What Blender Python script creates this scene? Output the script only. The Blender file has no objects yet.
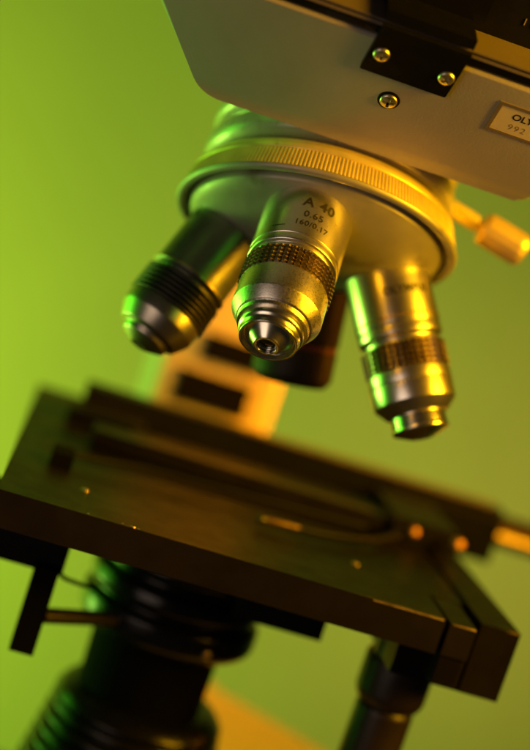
import bpy, bmesh, math, random
from math import sin, cos, tan, pi, radians, sqrt, atan2, degrees
from mathutils import Vector, Matrix
random.seed(7)
SC = bpy.context.scene
COL = SC.collection
OFF = Vector((52, 400, -165))          # millimetres; world origin is the foot of the instrument
def W(p): return (Vector(p) - OFF) * 0.001

# ------------------------------------------------------------------ camera
F_PX = 1400.0
YAW, PITCH, ROLL = radians(8), radians(-6.9), radians(18.4)
CAM = Vector((0, 0, 84))
FW = Vector((sin(YAW)*cos(PITCH), cos(YAW)*cos(PITCH), sin(PITCH)))
R0 = FW.cross(Vector((0, 0, 1))).normalized()
U0 = R0.cross(FW)
RT = cos(ROLL)*R0 + sin(ROLL)*U0
UP = -sin(ROLL)*R0 + cos(ROLL)*U0
cd = bpy.data.cameras.new("camera")
cam = bpy.data.objects.new("camera", cd); COL.objects.link(cam)
m = Matrix((RT, UP, -FW)).transposed().to_4x4(); m.translation = W(CAM)
cam.matrix_world = m
cd.sensor_fit = 'VERTICAL'; cd.sensor_height = 36; cd.sensor_width = 36
cd.lens = 36*F_PX/750
cd.clip_start = 0.01; cd.clip_end = 20
cd.dof.use_dof = True; cd.dof.focus_distance = 0.322; cd.dof.aperture_fstop = 5.0
cd.dof.aperture_blades = 0
SC.camera = cam

# ------------------------------------------------------------------ materials
def mat(name, base, rough=.5, metal=0., bump=0., bscale=900., var=0., vscale=60., rvar=0., rscale=300.,
        coat=0., stain=None, stretch=None, spec=.5, aniso=0.):
    M = bpy.data.materials.new(name); M.use_nodes = True
    nt = M.node_tree; N = nt.nodes; L = nt.links
    b = N["Principled BSDF"]
    b.inputs["Base Color"].default_value = (*base, 1)
    b.inputs["Roughness"].default_value = rough
    b.inputs["Metallic"].default_value = metal
    b.inputs["Coat Weight"].default_value = coat
    b.inputs["Specular IOR Level"].default_value = spec
    b.inputs["Anisotropic"].default_value = aniso
    tc = N.new("ShaderNodeTexCoord"); mp = N.new("ShaderNodeMapping")
    L.new(tc.outputs["Object"], mp.inputs["Vector"])
    if stretch: mp.inputs["Scale"].default_value = stretch
    def noise(scale, detail=4.):
        n = N.new("ShaderNodeTexNoise"); n.inputs["Scale"].default_value = scale
        n.inputs["Detail"].default_value = detail
        L.new(mp.outputs["Vector"], n.inputs["Vector"]); return n
    col = None
    if var:
        n = noise(vscale, 6.); r = N.new("ShaderNodeValToRGB")
        r.color_ramp.elements[0].position = .3; r.color_ramp.elements[1].position = .7
        r.color_ramp.elements[0].color = (*[c*(1-var) for c in base], 1)
        r.color_ramp.elements[1].color = (*[min(1, c*(1+var)) for c in base], 1)
        L.new(n.outputs["Fac"], r.inputs["Fac"]); col = r.outputs["Color"]
    if stain:
        n = noise(stain[1], 8.); r = N.new("ShaderNodeValToRGB")
        r.color_ramp.elements[0].position = stain[2]; r.color_ramp.elements[1].position = stain[2]+.1
        L.new(n.outputs["Fac"], r.inputs["Fac"])
        mx = N.new("ShaderNodeMix"); mx.data_type = 'RGBA'
        L.new(r.outputs["Color"], mx.inputs["Factor"])
        if col: L.new(col, mx.inputs[6])
        else: mx.inputs[6].default_value = (*base, 1)
        mx.inputs[7].default_value = (*stain[0], 1)
        col = mx.outputs[2]
    if col: L.new(col, b.inputs["Base Color"])
    if rvar:
        n = noise(rscale, 5.); mr = N.new("ShaderNodeMapRange")
        mr.inputs["From Min"].default_value = .3; mr.inputs["From Max"].default_value = .7
        mr.inputs["To Min"].default_value = max(.02, rough-rvar); mr.inputs["To Max"].default_value = rough+rvar
        L.new(n.outputs["Fac"], mr.inputs["Value"]); L.new(mr.outputs["Result"], b.inputs["Roughness"])
    if bump:
        n = noise(bscale, 3.); bp = N.new("ShaderNodeBump")
        bp.inputs["Strength"].default_value = bump; bp.inputs["Distance"].default_value = .0002
        L.new(n.outputs["Fac"], bp.inputs["Height"]); L.new(bp.outputs["Normal"], b.inputs["Normal"])
    return M
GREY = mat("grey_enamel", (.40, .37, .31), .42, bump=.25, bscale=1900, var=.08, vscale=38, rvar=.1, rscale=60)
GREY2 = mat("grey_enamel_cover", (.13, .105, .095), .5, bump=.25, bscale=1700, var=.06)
ARMM = mat("arm_enamel", (.56, .48, .36), .4, bump=.15, bscale=1500, var=.05)
DOME = mat("satin_dome_metal", (.37, .35, .30), .46, .4, bump=.06, bscale=2500, var=.08, vscale=90, rvar=.07,
           stain=((.22, .195, .15), 70, .62))
CHROME = mat("satin_chrome", (.78, .73, .65), .29, 1., bump=.012, bscale=5500, var=.03, vscale=400, rvar=.02, rscale=2500)
CHROME_GRAIN = mat("matt_chrome", (.78, .73, .65), .30, 1., bump=.2, bscale=4200, var=.05, vscale=1500, rvar=.05, rscale=2500)
BRIGHT = mat("polished_chrome", (.84, .79, .68), .23, 1.)
BRASS = mat("aged_brass", (.62, .46, .25), .34, 1., bump=.08, bscale=3000, var=.15, vscale=200, rvar=.08)
KNURL = mat("knurl_metal", (.36, .29, .20), .32, 1., bump=.04, bscale=3000, var=.2, vscale=250, rvar=.05)
RINGM = mat("grip_ring_metal", (.88, .72, .20), .36, .45, bump=.05, bscale=4000, var=.10, vscale=260, rvar=.06, stain=((.42, .32, .13), 150, .66))
DARKMET = mat("dark_metal", (.05, .042, .036), .42, .6, bump=.06, bscale=3000, var=.1, rvar=.06)
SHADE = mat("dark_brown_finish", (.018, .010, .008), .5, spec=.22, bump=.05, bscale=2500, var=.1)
BLACK = mat("black_lacquer", (.006, .006, .007), .45, bump=.15, bscale=1500, var=.2, rvar=.06, spec=.12)
BLACKGLOSS = mat("black_gloss", (.005, .005, .006), .24, bump=.05, bscale=900, rvar=.05, spec=.3)
STAGE = mat("stage_black", (.0085, .0065, .0068), .42, bump=.10, bscale=2600, var=.25, vscale=70, rvar=.05, rscale=160, spec=.13,
            stain=((.016, .014, .013), 130, .68))
MATTBLACK = mat("matt_black", (.003, .003, .003), .85, bump=.2, bscale=2000, spec=.05)
COPPER = mat("dull_copper", (.42, .22, .11), .5, .8, var=.2, vscale=300)
KNOBM = mat("brown_black_plastic", (.016, .010, .008), .4, bump=.1, bscale=1500, var=.2, spec=.4)
PLATE = mat("nameplate_metal", (.84, .72, .42), .6, .15, bump=.08, bscale=2500, var=.05, vscale=120)
INK = mat("black_ink", (.012, .010, .008), .5)
ENGR = mat("faded_engraving", (.32, .25, .13), .5, .3)
SCREWM = mat("nickel_screw", (.74, .68, .52), .36, 1., bump=.06, bscale=3000, var=.1)
GLASS = mat("dark_lens_glass", (.006, .008, .008), .06, coat=1.)
REDM = mat("red_ring_paint", (.12, .012, .01), .4)
BACK = mat("green_backdrop_paper", (.56, .60, .14), .9, var=.05, vscale=7)
TABLEM = mat("dark_tabletop", (.05, .05, .045), .5, var=.2, vscale=12, bump=.1, bscale=400)

# ------------------------------------------------------------------ builders (millimetres)
def tag(o, label=None, cat=None, kind=None):
    if label: o["label"] = label
    if cat: o["category"] = cat
    if kind: o["kind"] = kind
    return o
def emit(name, bm, m, parent=None, frame=None, smooth=True, angle=32, flip=False):
    if frame is not None: bmesh.ops.transform(bm, matrix=frame, verts=bm.verts)
    for v in bm.verts: v.co = W(v.co)
    bmesh.ops.recalc_face_normals(bm, faces=bm.faces)
    me = bpy.data.meshes.new(name); bm.to_mesh(me); bm.free()
    me.materials.append(m)
    if smooth:
        for p in me.polygons: p.use_smooth = True
        me.set_sharp_from_angle(angle=radians(angle))
    o = bpy.data.objects.new(name, me); COL.objects.link(o)
    if parent: o.parent = parent
    return o
def fr(origin, z, xhint=(1, 0, 0)):
    z = Vector(z).normalized(); x = Vector(xhint); x = (x - z*x.dot(z)).normalized(); y = z.cross(x)
    M = Matrix((x, y, z)).transposed().to_4x4(); M.translation = Vector(origin); return M
def rounded(pts, r=.25, n=3, closed=False):
    out = []
    N = len(pts)
    for i, p in enumerate(pts):
        p = Vector((p[0], p[1]))
        if not closed and (i == 0 or i == N-1): out.append(p); continue
        a = Vector(pts[i-1][:2]) - p; b = Vector(pts[(i+1) % N][:2]) - p
        rr = pts[i][2] if len(pts[i]) > 2 else r
        if a.length < 1e-6 or b.length < 1e-6 or rr <= 0: out.append(p); continue
        d = min(rr, a.length*.45, b.length*.45)
        s = p + a.normalized()*d; e = p + b.normalized()*d
        for k in range(n+1):
            t = k/n; out.append((1-t)**2*s + 2*t*(1-t)*p + t*t*e)
    return out
def lathe(prof, seg=96, bm=None, r=.25, n=3, ripple=None):
    """prof: (radius, height[, round]) along local z; both ends are capped when they reach radius 0"""
    bm = bm or bmesh.new()
    P = rounded(prof, r, n)
    rings = []
    for q in P:
        R, h = q.x, q.y
        if R < 1e-4: rings.append([bm.verts.new((0, 0, h))])
        else:
            row = []
            for k in range(seg):
                a = 2*pi*k/seg
                row.append(bm.verts.new((R*cos(a), R*sin(a), h)))
            rings.append(row)
    for A, B in zip(rings, rings[1:]):
        if len(A) == 1 and len(B) == 1: continue
        for k in range(seg):
            k2 = (k+1) % seg
            if len(A) == 1: bm.faces.new((A[0], B[k2], B[k]))
            elif len(B) == 1: bm.faces.new((A[k], A[k2], B[0]))
            else: bm.faces.new((A[k], A[k2], B[k2], B[k]))
    return bm
def prism(poly, z0, z1, bm=None, bevel=0., seg=2):
    bm = bm or bmesh.new()
    lo = [bm.verts.new((x, y, z0)) for x, y in poly]; hi = [bm.verts.new((x, y, z1)) for x, y in poly]
    n = len(poly); new = [bm.faces.new(lo[::-1]), bm.faces.new(hi)]
    for i in range(n): new.append(bm.faces.new((lo[i], lo[(i+1) % n], hi[(i+1) % n], hi[i])))
    if bevel:
        es = set()
        for f in new:
            for e in f.edges: es.add(e)
        es = [e for e in es if len(e.link_faces) == 2 and e.calc_face_angle(0) > radians(25)]
        bmesh.ops.bevel(bm, geom=es, offset=bevel, segments=seg, profile=.5, affect='EDGES')
    return bm
def box(x0, x1, y0, y1, z0, z1, bm=None, bevel=.3, seg=2):
    t = bmesh.new()
    prism([(x0, y0), (x1, y0), (x1, y1), (x0, y1)], z0, z1, t, bevel, seg)
    if bm is None: return t
    me = bpy.data.meshes.new("tmp"); t.to_mesh(me); t.free(); bm.from_mesh(me); bpy.data.meshes.remove(me)
    return bm
def tube(pts, rad, seg=16, caps=True):
    bm = bmesh.new(); pts = [Vector(p) for p in pts]; rows = []
    for i, p in enumerate(pts):
        d = (pts[min(i+1, len(pts)-1)] - pts[max(i-1, 0)]).normalized()
        M = fr(p, d, (0, 0, 1) if abs(d.z) < .9 else (1, 0, 0))
        rr = rad[i] if isinstance(rad, (list, tuple)) else rad
        rows.append([bm.verts.new(M @ Vector((rr*cos(2*pi*k/seg), rr*sin(2*pi*k/seg), 0))) for k in range(seg)])
    for A, B in zip(rows, rows[1:]):
        for k in range(seg): bm.faces.new((A[k], A[(k+1) % seg], B[(k+1) % seg], B[k]))
    if caps: bm.faces.new(rows[0][::-1]); bm.faces.new(rows[-1])
    return bm
def merge(*bms):
    out = bms[0]
    for b in bms[1:]:
        me = bpy.data.meshes.new("tmp"); b.to_mesh(me); b.free(); out.from_mesh(me); bpy.data.meshes.remove(me)
    return out
def diamond_knurl(R, h0, h1, nh, n, depth):
    """band of little pyramids round a cylinder"""
    bm = bmesh.new(); dh = (h1-h0)/nh
    grid = [[bm.verts.new((R*cos(2*pi*k/n), R*sin(2*pi*k/n), h0+j*dh)) for k in range(n)] for j in range(nh+1)]
    for j in range(nh):
        for k in range(n):
            a = 2*pi*(k+.5)/n; q = (grid[j][k], grid[j][(k+1) % n], grid[j+1][(k+1) % n], grid[j+1][k])
            t = []
            for s, u in ((-.18, -.18), (.18, -.18), (.18, .18), (-.18, .18)):
                aa = a + s*2*pi/n
                t.append(bm.verts.new(((R+depth)*cos(aa), (R+depth)*sin(aa), h0+(j+.5+u)*dh)))
            bm.faces.new(t)
            for i in range(4): bm.faces.new((q[i], q[(i+1) % 4], t[(i+1) % 4], t[i]))
    return bm
def text_mesh(s, size, bold=0., spacing=1.):
    cu = bpy.data.curves.new("text", 'FONT'); cu.body = s; cu.size = size; cu.align_x = 'CENTER'; cu.align_y = 'CENTER'
    cu.offset = bold; cu.space_character = spacing; cu.resolution_u = 6; cu.extrude = .02
    o = bpy.data.objects.new("text", cu); COL.objects.link(o)
    dg = bpy.context.evaluated_depsgraph_get(); me = bpy.data.meshes.new_from_object(o.evaluated_get(dg))
    bpy.data.objects.remove(o); bm = bmesh.new(); bm.from_mesh(me); bpy.data.meshes.remove(me); bpy.data.curves.remove(cu)
    return bm
def wrap_text(bm, R, phi, h):
    xs = [v.co.x for v in bm.verts]
    x = min(xs)
    while x < max(xs):
        bmesh.ops.bisect_plane(bm, geom=bm.verts[:]+bm.edges[:]+bm.faces[:], plane_co=(x, 0, 0), plane_no=(1, 0, 0)); x += .5
    for v in bm.verts:
        a = phi - v.co.x/R; rr = R + .045 + v.co.z
        v.co = (rr*cos(a), rr*sin(a), h - v.co.y)
    return bm
def screw(parent, frame, R=2.2, rot=.4, m=None, washer=False):
    """pan head with a cross recess, head rises along local z"""
    bm = bmesh.new(); n = 96; H = 1.0
    def crossd(x, y):
        c, s = cos(rot), sin(rot); x, y = c*x+s*y, -s*x+c*y
        w = .34*R; Lc = .68*R
        d1 = max(abs(x)-Lc, abs(y)-w*.5); d2 = max(abs(y)-Lc, abs(x)-w*.5)
        return min(d1, d2)
    rad = [0.001]+[R*i/44 for i in range(1, 45)]
    rows = []
    for r_ in rad:
        row = []
        for k in range(n):
            a = 2*pi*k/n; x, y = r_*cos(a), r_*sin(a)
            z = H - .55*(r_/R)**2 - (.25*max(0, (r_/R-.85)/.15)**2)
            d = crossd(x, y)
            z -= .9*min(1, max(0, -d/(.06*R)))
            row.append(bm.verts.new((x, y, z)))
        rows.append(row)
    rows.append([bm.verts.new((R*cos(2*pi*k/n), R*sin(2*pi*k/n), -.3)) for k in range(n)])
    for A, B in zip(rows, rows[1:]):
        for k in range(n): bm.faces.new((A[k], A[(k+1) % n], B[(k+1) % n], B[k]))
    bm.faces.new(rows[0])
    o = emit("screw", bm, m or SCREWM, parent, frame)
    return o

# ------------------------------------------------------------------ the instrument
SCOPE = bpy.data.objects.new("microscope", None); COL.objects.link(SCOPE)
SCOPE.empty_display_size = .05
tag(SCOPE, "grey and black laboratory microscope with four objective lenses above its black stage", "microscope")

# ---- head: a leaning panel that overhangs the nosepiece
B_ = radians(48)
HS = 338/352                               # the panel sits this much nearer than first laid out
Q0 = Vector((0, 338, 84+17.2*HS)); FN = Vector((0, -cos(B_), -sin(B_))); FV = Vector((0, -sin(B_), cos(B_)))
HF = Matrix((Vector((1, 0, 0)), FV, FN)).transposed().to_4x4()   # local x=u, y=v, z=outwards (flips to right handed below)
HF = HF @ Matrix.Scale(HS, 4); HF.translation = Q0
left = lambda v: 11.4 - (v-3.4)*15.3/23.2
poly = [(left(38.0), 38.0), (left(3.6), 3.6)]
c0_ = Vector((left(2.3), 2.3))
poly = [Vector((left(38), 38)), c0_, Vector((99.3, 2.3)), Vector((99.3, 38))]
def round_poly(pl, rs, n=6):
    pts = [(p[0], p[1], r) for p, r in zip(pl, rs)]
    return [(q.x, q.y) for q in rounded(pts, 0, n, closed=True)]
pl = round_poly(poly, [.0, 5.5, 4.5, .0], 8)
TB = radians(26)
CV = Vector((0, cos(TB), sin(TB))); CN = Vector((0, -sin(TB), cos(TB)))
def prism_dir(poly, z, vec, bevel, seg=3):
    """outline in the panel's plane, swept along vec; only the front outline is rounded over"""
    bm = bmesh.new()
    a = [bm.verts.new((x, y, z)) for x, y in poly]; b = [bm.verts.new(Vector((x, y, z)) + vec) for x, y in poly]
    n = len(poly); f0 = bm.faces.new(a); bm.faces.new(b[::-1])
    for i in range(n): bm.faces.new((a[i], b[i], b[(i+1) % n], a[(i+1) % n]))
    bmesh.ops.bevel(bm, geom=list(f0.edges), offset=bevel, segments=seg, profile=.5, affect='EDGES')
    return bm
SWEEP = Vector((0, CV.dot(FV), CV.dot(FN)))*58
head = emit("head", prism_dir(pl, 0, SWEEP, 1.3, 4), GREY, SCOPE, HF)
# the recess line and black edge strip along the top of the panel
st = emit("edge_strip", prism_dir([(left(38)-1, 38.05), (104, 38.05), (104, 42.0), (left(38)-1, 42.0)], -.7, SWEEP*.5, .4), BLACKGLOSS, head, HF)
# cover that leans back above the strip
P1 = Q0 + (FV*42.2 + FN*(-1.0))*HS
CF = Matrix((Vector((1, 0, 0)), CV, CN)).transposed().to_4x4(); CF = CF @ Matrix.Scale(HS, 4); CF.translation = P1
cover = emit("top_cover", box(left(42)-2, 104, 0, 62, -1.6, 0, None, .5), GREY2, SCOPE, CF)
tb = emit("tube_block", box(-20, 112, 15.5, 60, .05, 55, None, 1.2), BLACK, cover, CF)
for i in range(4):
    emit("tick_mark", box(79+i*2.2, 79.25+i*2.2, 15.2, 15.6, 5, 6.6, None, 0), ENGR, tb, CF)
# bracket: tab on the panel, then bent back over the cover
tabpoly = round_poly([(44.6, 28.4), (66.2, 28.4), (66.9, 42.6), (45.3, 42.6)], [.5, .5, 0, 0], 3)
bra = prism(tabpoly, 0.02, 1.5, None, .25)
bmesh.ops.transform(bra, matrix=HF, verts=bra.verts)
b2 = box(45.3, 66.9, -1.5, 30, .6, 3.0, None, .5); bmesh.ops.transform(b2, matrix=CF, verts=b2.verts)
b3 = box(42.5, 69.5, 12.0, 30, 2.9, 40, None, 1.0); bmesh.ops.transform(b3, matrix=CF, verts=b3.verts)
bracket = emit("bracket", merge(bra, b2, b3), BLACKGLOSS, SCOPE)
def on_face(u, v, out=0.): return fr(HF @ Vector((u, v, out)), FN, (1, 0, 0)) @ Matrix.Scale(HS, 4)
screw(bracket, on_face(47.9, 34.5, 1.5), 1.95, .35)
screw(bracket, on_face(64.1, 34.2, 1.5), 1.95, .8)
emit("screw_washer", lathe([(0, -.2), (2.75, -.2), (2.75, .25), (2.2, .3), (0, .3)], 48), BLACK, head, on_face(54.7, 20.6))
screw(head, on_face(54.7, 20.6, .25), 2.15, .1)
# nameplate with a raised dark frame
npx0, npx1, npv0, npv1 = 79.6, 118, 23.2, 31.2
frame_bm = bmesh.new()
for q in ((npx0-.9, 98.9, npv0-.9, npv0), (npx0-.9, 98.9, npv1, npv1+.9), (npx0-.9, npx0, npv0, npv1), (98.0, 98.9, npv0, npv1)):
    box(q[0], q[1], q[2], q[3], -.2, .34, frame_bm, .15)
name = emit("nameplate", box(npx0-.02, 98.02, npv0-.02, npv1+.02, -.2, .12, None, 0), PLATE, SCOPE, HF)
emit("plate_frame", frame_bm, mat("plate_frame_paint", (.20, .16, .12), .5, bump=.2), name, HF)
def flat_text(s, size, u, v, out, m, nm, parent, bold=0., spacing=1.):
    bm = text_mesh(s, size, bold, spacing); xs = [q.co.x for q in bm.verts]; dx = min(xs)
    for q in bm.verts: q.co = (u + q.co.x - dx, v + q.co.y, out + q.co.z)
    return emit(nm, bm, m, parent, HF, smooth=False)
flat_text("OLYMPUS", 2.75, 83.3, 28.6, .15, INK, "lettering", name, .05, 1.02)
flat_text("992", 2.6, 83.6, 25.2, .13, ENGR, "serial_number", name, -.01, 1.25)

# ---- nosepiece
NT = radians(23.5)
n_ = Vector((.0064, -sin(NT), -cos(NT))).normalized()
NC = Vector((51.74, 363.4, 79.06))
NF = fr(NC, n_, (1, 0, 0))
dome_c = 49.4
dome_h = lambda r: sqrt(61.0**2 - r*r) - dome_c
prof = [(33.4, -3.0, 0)] + [(33.4, 1.2, .6)] + [(33.2 - i*33.2/24, dome_h(33.2 - i*33.2/24)+.0, 0) for i in range(1, 24)] + [(0, dome_h(0), 0)]
turret = emit("nosepiece", lathe(prof, 160, n=3), DOME, SCOPE, NF)
# lower lip with its shadow groove
emit("lower_lip", lathe([(33.3, -2.4, 0), (35.2, -2.5, .2), (35.2, .4, .3), (36.1, .95, .4), (37.2, .5, .5), (37.5, -.5, .3), (37.0, -.62, .1), (36.2, -.62, 0)], 180, n=4), DOME, turret, NF)
# grip ring: fine straight ribs
def grip(nrib=236):
    bm = bmesh.new(); rows = []
    zs = [(-.55, 36.55), (-.75, 37.15), (-5.75, 35.55), (-6.0, 35.0)]
    for h, R in zs:
        row = []
        for k in range(nrib):
            for s, dr in ((0, -.42), (.2, -.08), (.36, 0), (.66, 0), (.82, -.08)):
                a = 2*pi*(k+s)/nrib; d = dr if R > 35.3 and R != 36.55 else -.42
                row.append(bm.verts.new(((R+d)*cos(a), (R+d)*sin(a), h)))
        rows.append(row)
    n = len(rows[0])
    for A, Bq in zip(rows, rows[1:]):
        for k in range(n): bm.faces.new((A[k], A[(k+1) % n], Bq[(k+1) % n], Bq[k]))
    return bm
emit("grip_ring", grip(), RINGM, turret, NF, angle=50)
emit("upper_flange", lathe([(34.6, -5.85, 0), (35.35, -6.05, .3), (35.2, -7.4, .9), (33.2, -9.6, 1.2), (28, -10.8, .5), (20, -11.2, 0)], 160, n=5), RINGM, turret, NF)
NECKM = GREY
emit("neck", lathe([(20, -10.5, 0), (31.5, -11.2, .8), (33.6, -13.0, 1.5), (33.6, -17.5, 1.8), (30.2, -19.3, .6), (30.2, -20.2, .6),
                    (33.2, -21.8, 1.8), (33.2, -26.5, 2.0), (30.0, -29.5, 1.0), (28, -44, 0), (0, -44, 0)], 140, n=5),
     mat("neck_enamel", (.42, .40, .32), .3, .3, rvar=.05, bump=.06), turret, NF)

# ---- objectives
AL = radians(21.5); PHI = radians(-15.44)
ex = (Vector((1, 0, 0)) - n_*n_.x).normalized(); ey = n_.cross(ex)
if ey.y < 0: ey = -ey
def seat(az):
    e = cos(az)*ex + sin(az)*ey
    Bp = NC + n_*7.26 + e*22.47
    ax = (n_*cos(AL) + e*sin(AL)).normalized()
    return Bp, ax
def ofr(az, lean=0., shift=0.):
    Bp, ax = seat(az); Bp = Bp + Vector((shift, 0, 0))
    ax = Matrix.Rotation(radians(lean), 3, FW) @ ax
    v = (CAM - Bp); v = v - ax*v.dot(ax)
    return fr(Bp, ax, v)                      # local x looks at the viewer
O_FRONT, O_RIGHT, O_LEFT, O_BACK = -pi/2+PHI, radians(13.83)+PHI, pi+radians(7.1)+PHI, pi/2+PHI

# front objective
f1 = ofr(O_FRONT)
ob = emit("objective", lathe([(0, -5), (11.0, -5), (11.0, 14.0, .15), (10.8, 14.15, 0), (10.8, 14.35, 0), (11.0, 14.5, .15), (11.0, 16.3, .35),
                              (10.0, 16.7, .2), (10.0, 17.3, .2), (10.5, 17.5, .2), (10.5, 18.0, 0), (0, 18.0)], 128), CHROME, SCOPE, f1)
tag(ob, "silver objective lens pointing at the viewer, its small front lens open to view")
emit("knurled_ring", diamond_knurl(10.2, 18.0, 24.0, 5, 42, .95), KNURL, ob, f1, smooth=False)
emit("sleeve", lathe([(9, 18.0), (10.15, 18.0), (10.15, 24.0, 0), (10.7, 24.05, .12), (10.75, 30.9, .14), (9.0, 33.6, .12), (8.5, 33.9, .15), (8.4, 35.0, .1), (6, 35.0)], 128), CHROME_GRAIN, ob, f1)
emit("nose", lathe([(5, 34.5), (7.75, 34.6, .1), (7.75, 36.6, .35), (7.15, 37.2, .15), (6.95, 38.0, .15), (6.95, 38.9, .2), (6.35, 39.0, .15), (6.15, 37.6, .12),
                    (5.75, 37.55, .1), (3.2, 40.2, .1), (2.95, 40.55, .15), (2.35, 40.55, .12), (2.2, 39.6, .1), (1.6, 39.2), (0, 39.2)], 112), BRIGHT, ob, f1)
emit("front_lens", lathe([(2.15, 39.4, 0), (1.5, 39.75, 0), (.7, 39.9, 0), (0, 39.95)], 48), GLASS, ob, f1)
for s, size, h, ph, b in (("A 40", 3.95, 3.8, -.165, .09), ("0.65", 2.7, 7.7, -.105, .06), ("160/0.17", 2.25, 10.7, -.12, .045)):
    emit("lettering", wrap_text(text_mesh(s, size, b, 1.08), 11.0, ph, h), INK, ob, f1, smooth=False)

dash = bmesh.new(); box(-1.7, 1.7, -.1, .1, 0, .02, dash, 0)
emit("index_line", wrap_text(dash, 11.0, .60, 12.0), INK, ob, f1, smooth=False)

# right objective
f2 = ofr(O_RIGHT, -4.2, -.6)
f2 = f2 @ Matrix.Translation((0, 0, .6))
ob = emit("objective", lathe([(0, -5), (11.0, -5), (11.0, 12.6, .2), (10.75, 12.8, 0), (10.75, 13.2, 0), (11.0, 13.4, .2), (11.0, 15.4, .4),
                              (9.9, 16.2, .3), (9.9, 17.2, .2), (10.3, 17.4, 0), (0, 17.6)], 112), CHROME, SCOPE, f2)
tag(ob, "silver objective lens hanging on the orange lit side, pointing down")
emit("knurled_ring", diamond_knurl(10.15, 17.4, 24.2, 5, 40, .9), KNURL, ob, f2, smooth=False)
emit("sleeve", lathe([(9, 17.5), (10.1, 17.5), (10.1, 24.2, 0), (10.75, 24.25, .2), (10.75, 27.3, .1), (10.5, 27.4, 0), (10.5, 27.65, 0), (10.75, 27.8, .1), (10.6, 32.4, .18), (8.0, 35.3, .2), (6, 35.6)], 112), CHROME, ob, f2)
emit("nose", lathe([(5, 35.0), (7.1, 35.2, .2), (7.2, 38.6, .3), (7.4, 39.0, .2), (7.2, 39.6, .3), (6.4, 39.9, .2), (3.0, 41.3, .4), (1.8, 41.4, .2), (1.5, 41.0), (0, 41.0)], 96), BRIGHT, ob, f2)
emit("lettering", wrap_text(text_mesh("OLYMPUS", 2.7, .10, 1.1), 11.0, -.42, 4.6), INK, ob, f2, smooth=False)

emit("brass_line", lathe([(10.5, 10.6), (11.12, 10.65, .1), (11.12, 11.35, .1), (10.5, 11.4)], 112), BRASS, ob, f2)

# left objective: dark, with turned ridges
f3 = ofr(O_LEFT)
pr = [(0, -5), (10.3, -5), (10.3, 15.2, .3), (10.75, 15.4, .2), (10.75, 16.2, .2), (9.2, 16.8, .3), (9.2, 17.8, .2), (0, 18)]
ob = emit("objective", lathe(pr, 112), mat("dark_chrome", (.25, .24, .20), .4, .9, rvar=.06, bump=.05, bscale=3000), SCOPE, f3)
tag(ob, "dark objective lens with a ridged black collar, on the green lit side")
emit("brass_line", lathe([(10, 15.3), (10.85, 15.35, .1), (10.85, 16.1, .1), (10, 16.15)], 112), BRASS, ob, f3)
rp = [(8, 17.6)]
for i in range(6):
    h = 17.8 + i*1.35
    rp += [(10.0, h, .1), (11.0, h+.3, .25), (11.0, h+.95, .25), (10.0, h+1.25, .1)]
rp += [(8, 26.0)]
emit("ridged_collar", lathe(rp, 112), DARKMET, ob, f3)
emit("nose", lathe([(8, 25.6), (10.6, 25.8, .3), (10.4, 29.4, .5), (8.3, 33.2, .4), (6.6, 33.6, .3), (6.3, 35.2, .5), (2.4, 37.0, .3), (1.6, 36.9), (0, 36.9)], 96), mat("dull_steel", (.46, .42, .35), .34, 1., bump=.03, bscale=4000), ob, f3)

# back objective: short low power lens in shade
f4 = ofr(O_BACK)
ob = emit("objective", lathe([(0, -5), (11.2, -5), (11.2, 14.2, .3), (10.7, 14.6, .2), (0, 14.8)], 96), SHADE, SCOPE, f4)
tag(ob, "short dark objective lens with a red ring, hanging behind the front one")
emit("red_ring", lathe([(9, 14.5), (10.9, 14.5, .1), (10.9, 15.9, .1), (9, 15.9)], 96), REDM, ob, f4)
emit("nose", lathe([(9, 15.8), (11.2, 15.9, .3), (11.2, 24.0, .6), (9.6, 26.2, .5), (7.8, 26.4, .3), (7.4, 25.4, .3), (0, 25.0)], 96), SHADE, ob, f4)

# ---- clamp screw at the right of the nosepiece
p0, p1 = Vector((84, 368.2, 96.8)), Vector((107, 364.2, 91.4)); d = (p1-p0).normalized()
kf = fr(p0, d, (0, 0, 1)); Lk = (p1-p0).length
ck = emit("clamp_screw", lathe([(0, 10.3), (3.4, 10.3, .5), (4.6, 11.6, .6), (4.6, Lk-1.8, .8), (3.6, Lk, .6), (0, Lk)], 14, n=4), mat("clamp_metal", (.80, .60, .26), .38, .5, var=.1, vscale=200, bump=.05), SCOPE, kf, angle=20)
emit("shaft", lathe([(0, -2), (2.3, -2), (2.3, 9.0, .5), (1.6, 9.6, .2), (1.6, 10.6), (0, 10.6)], 48), RINGM, ck, kf)

# ---- arm, limb and base
rp_ = round_poly([(33, 505), (78, 505), (80, 560), (31, 560)], [2.5, 2.5, 8, 8])
rl_ = round_poly([(52, 507), (78, 505.4), (80, 559), (50, 559)], [2.5, 2.5, 8, 8])
arm = emit("arm", merge(prism(rp_, -8, 128, None, 1.0), prism(rl_, -100, -7, None, 1.0), box(26, 84, 385, 560, 126, 172, None, 5, 4)), ARMM, SCOPE)
emit("label_panel", box(40.4, 68.4, 503.6, 505.6, 3.6, 16.6, None, .4), MATTBLACK, arm)
emit("label_panel", box(46.0, 70.0, 503.6, 505.6, 21.0, 31.5, None, .4), MATTBLACK, arm)
bp_ = round_poly([(22, 400), (30, 330), (112, 330), (132, 462), (88, 499), (84, 545), (52, 545), (46, 500)], [6, 14, 14, 6, 6, 10, 10, 10])
base = emit("base", prism(bp_, -164.9, -95, None, 3.0, 4), ARMM, SCOPE)

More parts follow.
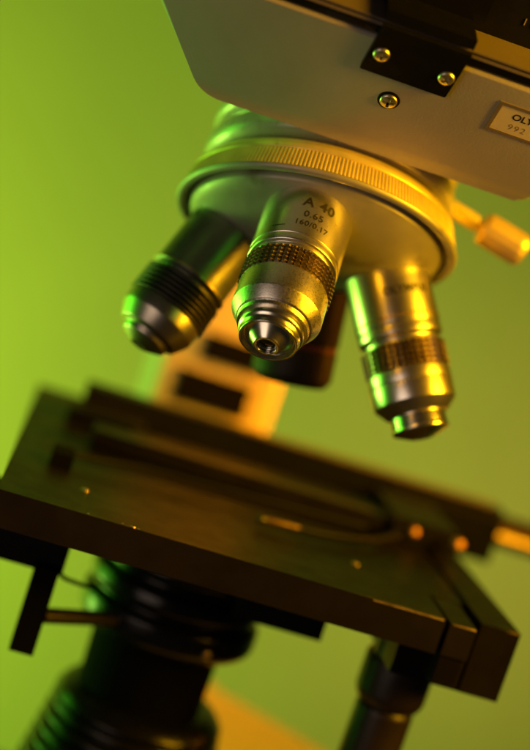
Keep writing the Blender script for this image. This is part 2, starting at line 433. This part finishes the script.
# ---- stage
stage = emit("stage", box(-6, 107.4, 324, 474, -9.0, 0, None, .35, 3), STAGE, SCOPE)
emit("stage_extension", box(107.0, 117.4, 346, 474, -8.6, -.35, None, .3), STAGE, stage)
side = merge(box(119.2, 129.8, 332, 474, -19, -.2, None, .35, 3), box(100.5, 119.5, 332.5, 440, -19.1, -9.4, None, .35))
srail = emit("side_rail", side, STAGE, SCOPE)
rk = bmesh.new()
box(109.0, 116.0, 324.6, 350, -8.9, -.5, rk, .3)
for i in range(9):
    box(109.3, 115.7, 325.0, 331, -16.4+i*.85, -15.95+i*.85, rk, .1)
box(109.0, 116.0, 325.6, 350, -16.8, -8.8, rk, .2)
emit("slide_rack", rk, STAGE, stage)
for (x, y) in ((14.5, 346.5), (88.5, 353.5)):
    emit("stage_pin", lathe([(0, 0), (1.1, 0), (1.1, .25, .15), (.5, .5, .2), (0, .5)], 32), BRASS, stage, fr((x, y, 0), (0, 0, 1)))
for (x, y, s) in ((16.0, 325.0, .35), (27.0, 324.8, .45), (28.5, 324.4, .35), (24.5, 325.2, .25)):
    bm = bmesh.new(); bmesh.ops.create_icosphere(bm, subdivisions=1, radius=s)
    for v in bm.verts: v.co = Vector((v.co.x*random.uniform(.8, 2), v.co.y, v.co.z*.5)) + Vector((x, y, .05))
    emit("paint_chip", bm, BRASS, stage)

WORN_GLINT = mat("bare_edge_glint", (.40, .30, .17), .5, .5, var=.5, vscale=350)
def worn_glint(a, b, ra, rb, parent):  # worn edge in brass colour; its widening stands in for the edge highlight
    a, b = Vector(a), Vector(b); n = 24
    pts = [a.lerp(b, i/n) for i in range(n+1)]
    emit("worn_edge_glint", tube(pts, [ra + (rb-ra)*(i/n) for i in range(n+1)], 10), WORN_GLINT, parent)
worn_glint((46, 324.28, -.28), (106.8, 324.28, -.28), .19, .34, stage)
worn_glint((119.5, 332.28, -.48), (129.4, 332.28, -.48), .24, .32, srail)
worn_glint((109.3, 324.85, -.75), (115.7, 324.85, -.75), .26, .31, stage)
# mechanical stage: rear rail, slide holder, finger
rail = emit("stage_rail", merge(box(9, 152, 440, 449, .1, 10.6, None, .5), box(5.5, 30, 424, 441, .1, 5.2, None, .5), box(112, 150, 432, 442, -6, 8.0, None, .6)), BLACK, SCOPE)
emit("rail_top_sheen", box(70, 150, 440.8, 448.6, 10.65, 11.1, None, .15), mat("lit_rail_top", (.20, .16, .12), .4, .6, bump=.08), rail)  # lighter strip puts the light on the rail's top face into the colour
holder = emit("slide_holder", merge(box(14, 122, 398, 409, 1.2, 5.6, None, .5), box(26, 104, 414, 424, .3, 4.2, None, .5), box(106, 126, 396, 432, .2, 7.5, None, .6)), STAGE, SCOPE)
emit("scale_strip", box(30, 100, 399.6, 402.4, 5.62, 5.9, None, .1), mat("scale_metal", (.07, .055, .045), .45, .4), holder)
emit("end_block", box(4.0, 10, 362, 372, .1, 4.0, None, .4), MATTBLACK, holder)
emit("holder_rod", tube([(9, 368, 3.0), (30, 376, 3.9), (60, 380, 3.8), (96, 386, 3.6)], .7), BLACK, holder)
emit("rod_bead", lathe([(0, -1.0), (1.0, -.6, .3), (1.0, .6, .3), (0, 1.0)], 24), BRASS, holder, fr((10.4, 366, 3.6), (1, 0, 0)))
fg = tube([(62.5, 362.3, 2.4), (65, 362.5, 2.6), (70, 363.2, 2.6), (78, 365.5, 2.5), (88, 370, 2.5), (98, 378, 2.6), (106, 390, 2.8), (110, 400, 3)], [.8, .9, .75, .7, .8, 1.0, 1.2, 1.4], 20)
emit("clip_finger", fg, BLACK, holder)
emit("finger_sleeve", tube([(63.6, 362.35, 2.5), (65, 362.5, 2.6), (70, 363.2, 2.6), (73, 364.0, 2.58)], [.9, 1.0, .95, .82], 20), mat("worn_black_metal", (.13, .08, .05), .45, .7, var=.3, vscale=300), holder)
emit("finger_tip", lathe([(0, -1.2), (1.0, -1.1, .3), (1.25, 1.0, .4), (0, 1.5)], 24), DARKMET, holder, fr((62.6, 362.2, 2.4), (-1, -.15, .1)))
for (x, y, z, R) in ((112.2, 395.2, 4.2, 1.6), (125.0, 391.0, 5.2, 1.9)):
    emit("screw", lathe([(0, 0), (R, 0), (R, 1.2, .3), (R*.7, 2.2, .5), (0, 2.3)], 32), COPPER, holder, fr((x, y+1, z), (.35, -1, .25)))
emit("drive_rod", merge(tube([(148, 436, 2.5), (230, 436, 2.5)], 3.2, 32)), BRASS, rail)
emit("drive_plate", box(149, 230, 441, 446, 3.0, 8.6, None, .5), DARKMET, rail)

# stage drive knobs hanging below
kx, ky = 108.6, 352
kb = emit("drive_knob", lathe([(0, -18.5), (7.6, -18.6, .8), (9.6, -21.0, 1.2), (9.6, -31.0, 1.4), (8.4, -33.4, .8), (0, -33.4)], 72, n=4), KNOBM, SCOPE, fr((kx, ky, 0), (0, 0, 1)))
emit("lower_knob", lathe([(0, -33), (7.0, -33.2, .5), (8.0, -35.0, .8), (8.0, -72, 1.2), (0, -73)], 72, n=4), KNOBM, kb, fr((kx, ky, 0), (0, 0, 1)))
emit("collar", lathe([(0, -9.1), (7.2, -9.1), (7.2, -13.5, .6), (6.0, -14.2, .4), (6.0, -18.8), (0, -18.8)], 64), DARKMET, kb, fr((kx-3, ky-4, -1), (0, 0, 1)))

# ---- below the stage
OX, OY = 49.5, 385
ax_ = fr((OX, OY, 0), (0, 0, 1))
cond = emit("condenser", lathe([(0, -9.2), (20, -9.2), (20, -15.0, .5), (23.6, -16.5, .8), (24.6, -20.5, 1.2), (22.4, -22.4, .7), (22.4, -23.6, .6), (25.2, -25.4, 1.0),
                                (25.6, -29.2, 1.2), (23.6, -31.0, .6), (23.6, -31.8, .5), (26.0, -33.4, 1.0), (26.0, -40.0, 2.5), (20, -43.6, 1.6), (0, -43.8)], 140, n=5), BLACKGLOSS, SCOPE, ax_)
emit("condenser_tube", lathe([(0, -43), (18.6, -43.2), (18.2, -62, .5), (0, -62)], 100), MATTBLACK, cond, fr((OX-1, OY, 0), (0, 0, 1)))
emit("screw", lathe([(0, 0), (1.3, 0), (1.3, .6, .3), (0, .8)], 24), BRASS, cond, fr((OX+10.2, OY-23.95, -37.5), (.4, -.92, 0)))
lp = [(0, -61.2), (18.5, -61.4), (22.5, -62.2, 2.2), (25.2, -65.6, 2.6)]
h = -66.5
for i in range(7):
    R = 25.2 + i*.85
    lp += [(R-1.8, h, .5), (R-.2, h-.7, .9), (R+.2, h-2.3, .9), (R-1.8, h-3.2, .5)]
    h -= 4.0
lp += [(30, h-1, .4), (30, -96, 0), (0, -96)]
emit("illuminator", lathe(lp, 140, n=4), BLACKGLOSS, SCOPE, ax_)
cb = emit("condenser_mount", box(-20, 15.6, 350, 372, -24.2, -9.1, None, .8), BLACK, SCOPE)
emit("fork_end", box(62, 86, 352, 392, -22.5, -9.0, None, 6, 5), BLACK, cb)
emit("focus_lever", box(8.2, 14.6, 345.5, 351.5, -45.2, -22, None, .5), MATTBLACK, cb)
emit("lever_shaft", tube([(14, 351, -35.9), (34, 366, -36.4)], 2.1, 24), DARKMET, cb)
emit("centring_wire", tube([(13, 356, -24.6), (17, 356, -26.4), (22, 358, -27.4), (27, 362, -28.6), (31, 366, -31.5)], .6, 12), MATTBLACK, cb)

# ------------------------------------------------------------------ setting
tt = emit("tabletop", box(-250, 360, 240, 548, -190, -165, None, 2), TABLEM); tag(tt, kind="structure")
bm = bmesh.new()
box(-1600, 1900, 1000, 1012, -900, 1100, bm, 1)
bd = emit("backdrop", bm, BACK, smooth=False); tag(bd, kind="structure")

# ------------------------------------------------------------------ lights
def lamp(name, loc, target, size, power, colour, sy=None, spread=180):
    l = bpy.data.lights.new(name, 'AREA'); l.shape = 'RECTANGLE'; l.size = size*.001; l.size_y = (sy or size)*.001
    l.energy = power; l.color = colour; l.spread = radians(spread)
    o = bpy.data.objects.new(name, l); COL.objects.link(o)
    d = (Vector(target) - Vector(loc)).normalized(); o.location = W(loc)
    o.rotation_euler = d.to_track_quat('-Z', 'Y').to_euler(); return o
lamp("key_lamp", (400, 150, 245), (55, 345, 80), 170, 1.05, (1, .47, .006), 260, 70)
lamp("rim_lamp", (-330, 520, -15), (40, 370, 50), 200, .75, (.12, 1, .02), 320)
lamp("fill_lamp", (-330, -120, 10), (50, 335, 105), 300, .46, (1, .74, .55))
lamp("accent_lamp", (520, 440, 150), (60, 505, 20), 80, .56, (1, .27, .002), 80, 30)
lamp("backdrop_lamp", (-520, 720, -330), (-200, 1000, -60), 260, 5.7, (.50, 1, .12))
lamp("backdrop_wash", (620, 560, -120), (150, 1000, -80), 260, .42, (1, .62, .30), None, 90)

w = bpy.data.worlds.new("World"); SC.world = w; w.use_nodes = True
bg = w.node_tree.nodes["Background"]; bg.inputs[0].default_value = (.5, .42, .25, 1); bg.inputs[1].default_value = .02
SC.view_settings.view_transform = 'Standard'; SC.view_settings.look = 'None'
SC.view_settings.exposure = 0; SC.view_settings.gamma = 1
SC.render.engine = 'CYCLES'
SC.cycles.use_denoising = True
SC.cycles.max_bounces = 8; SC.cycles.sample_clamp_indirect = 6
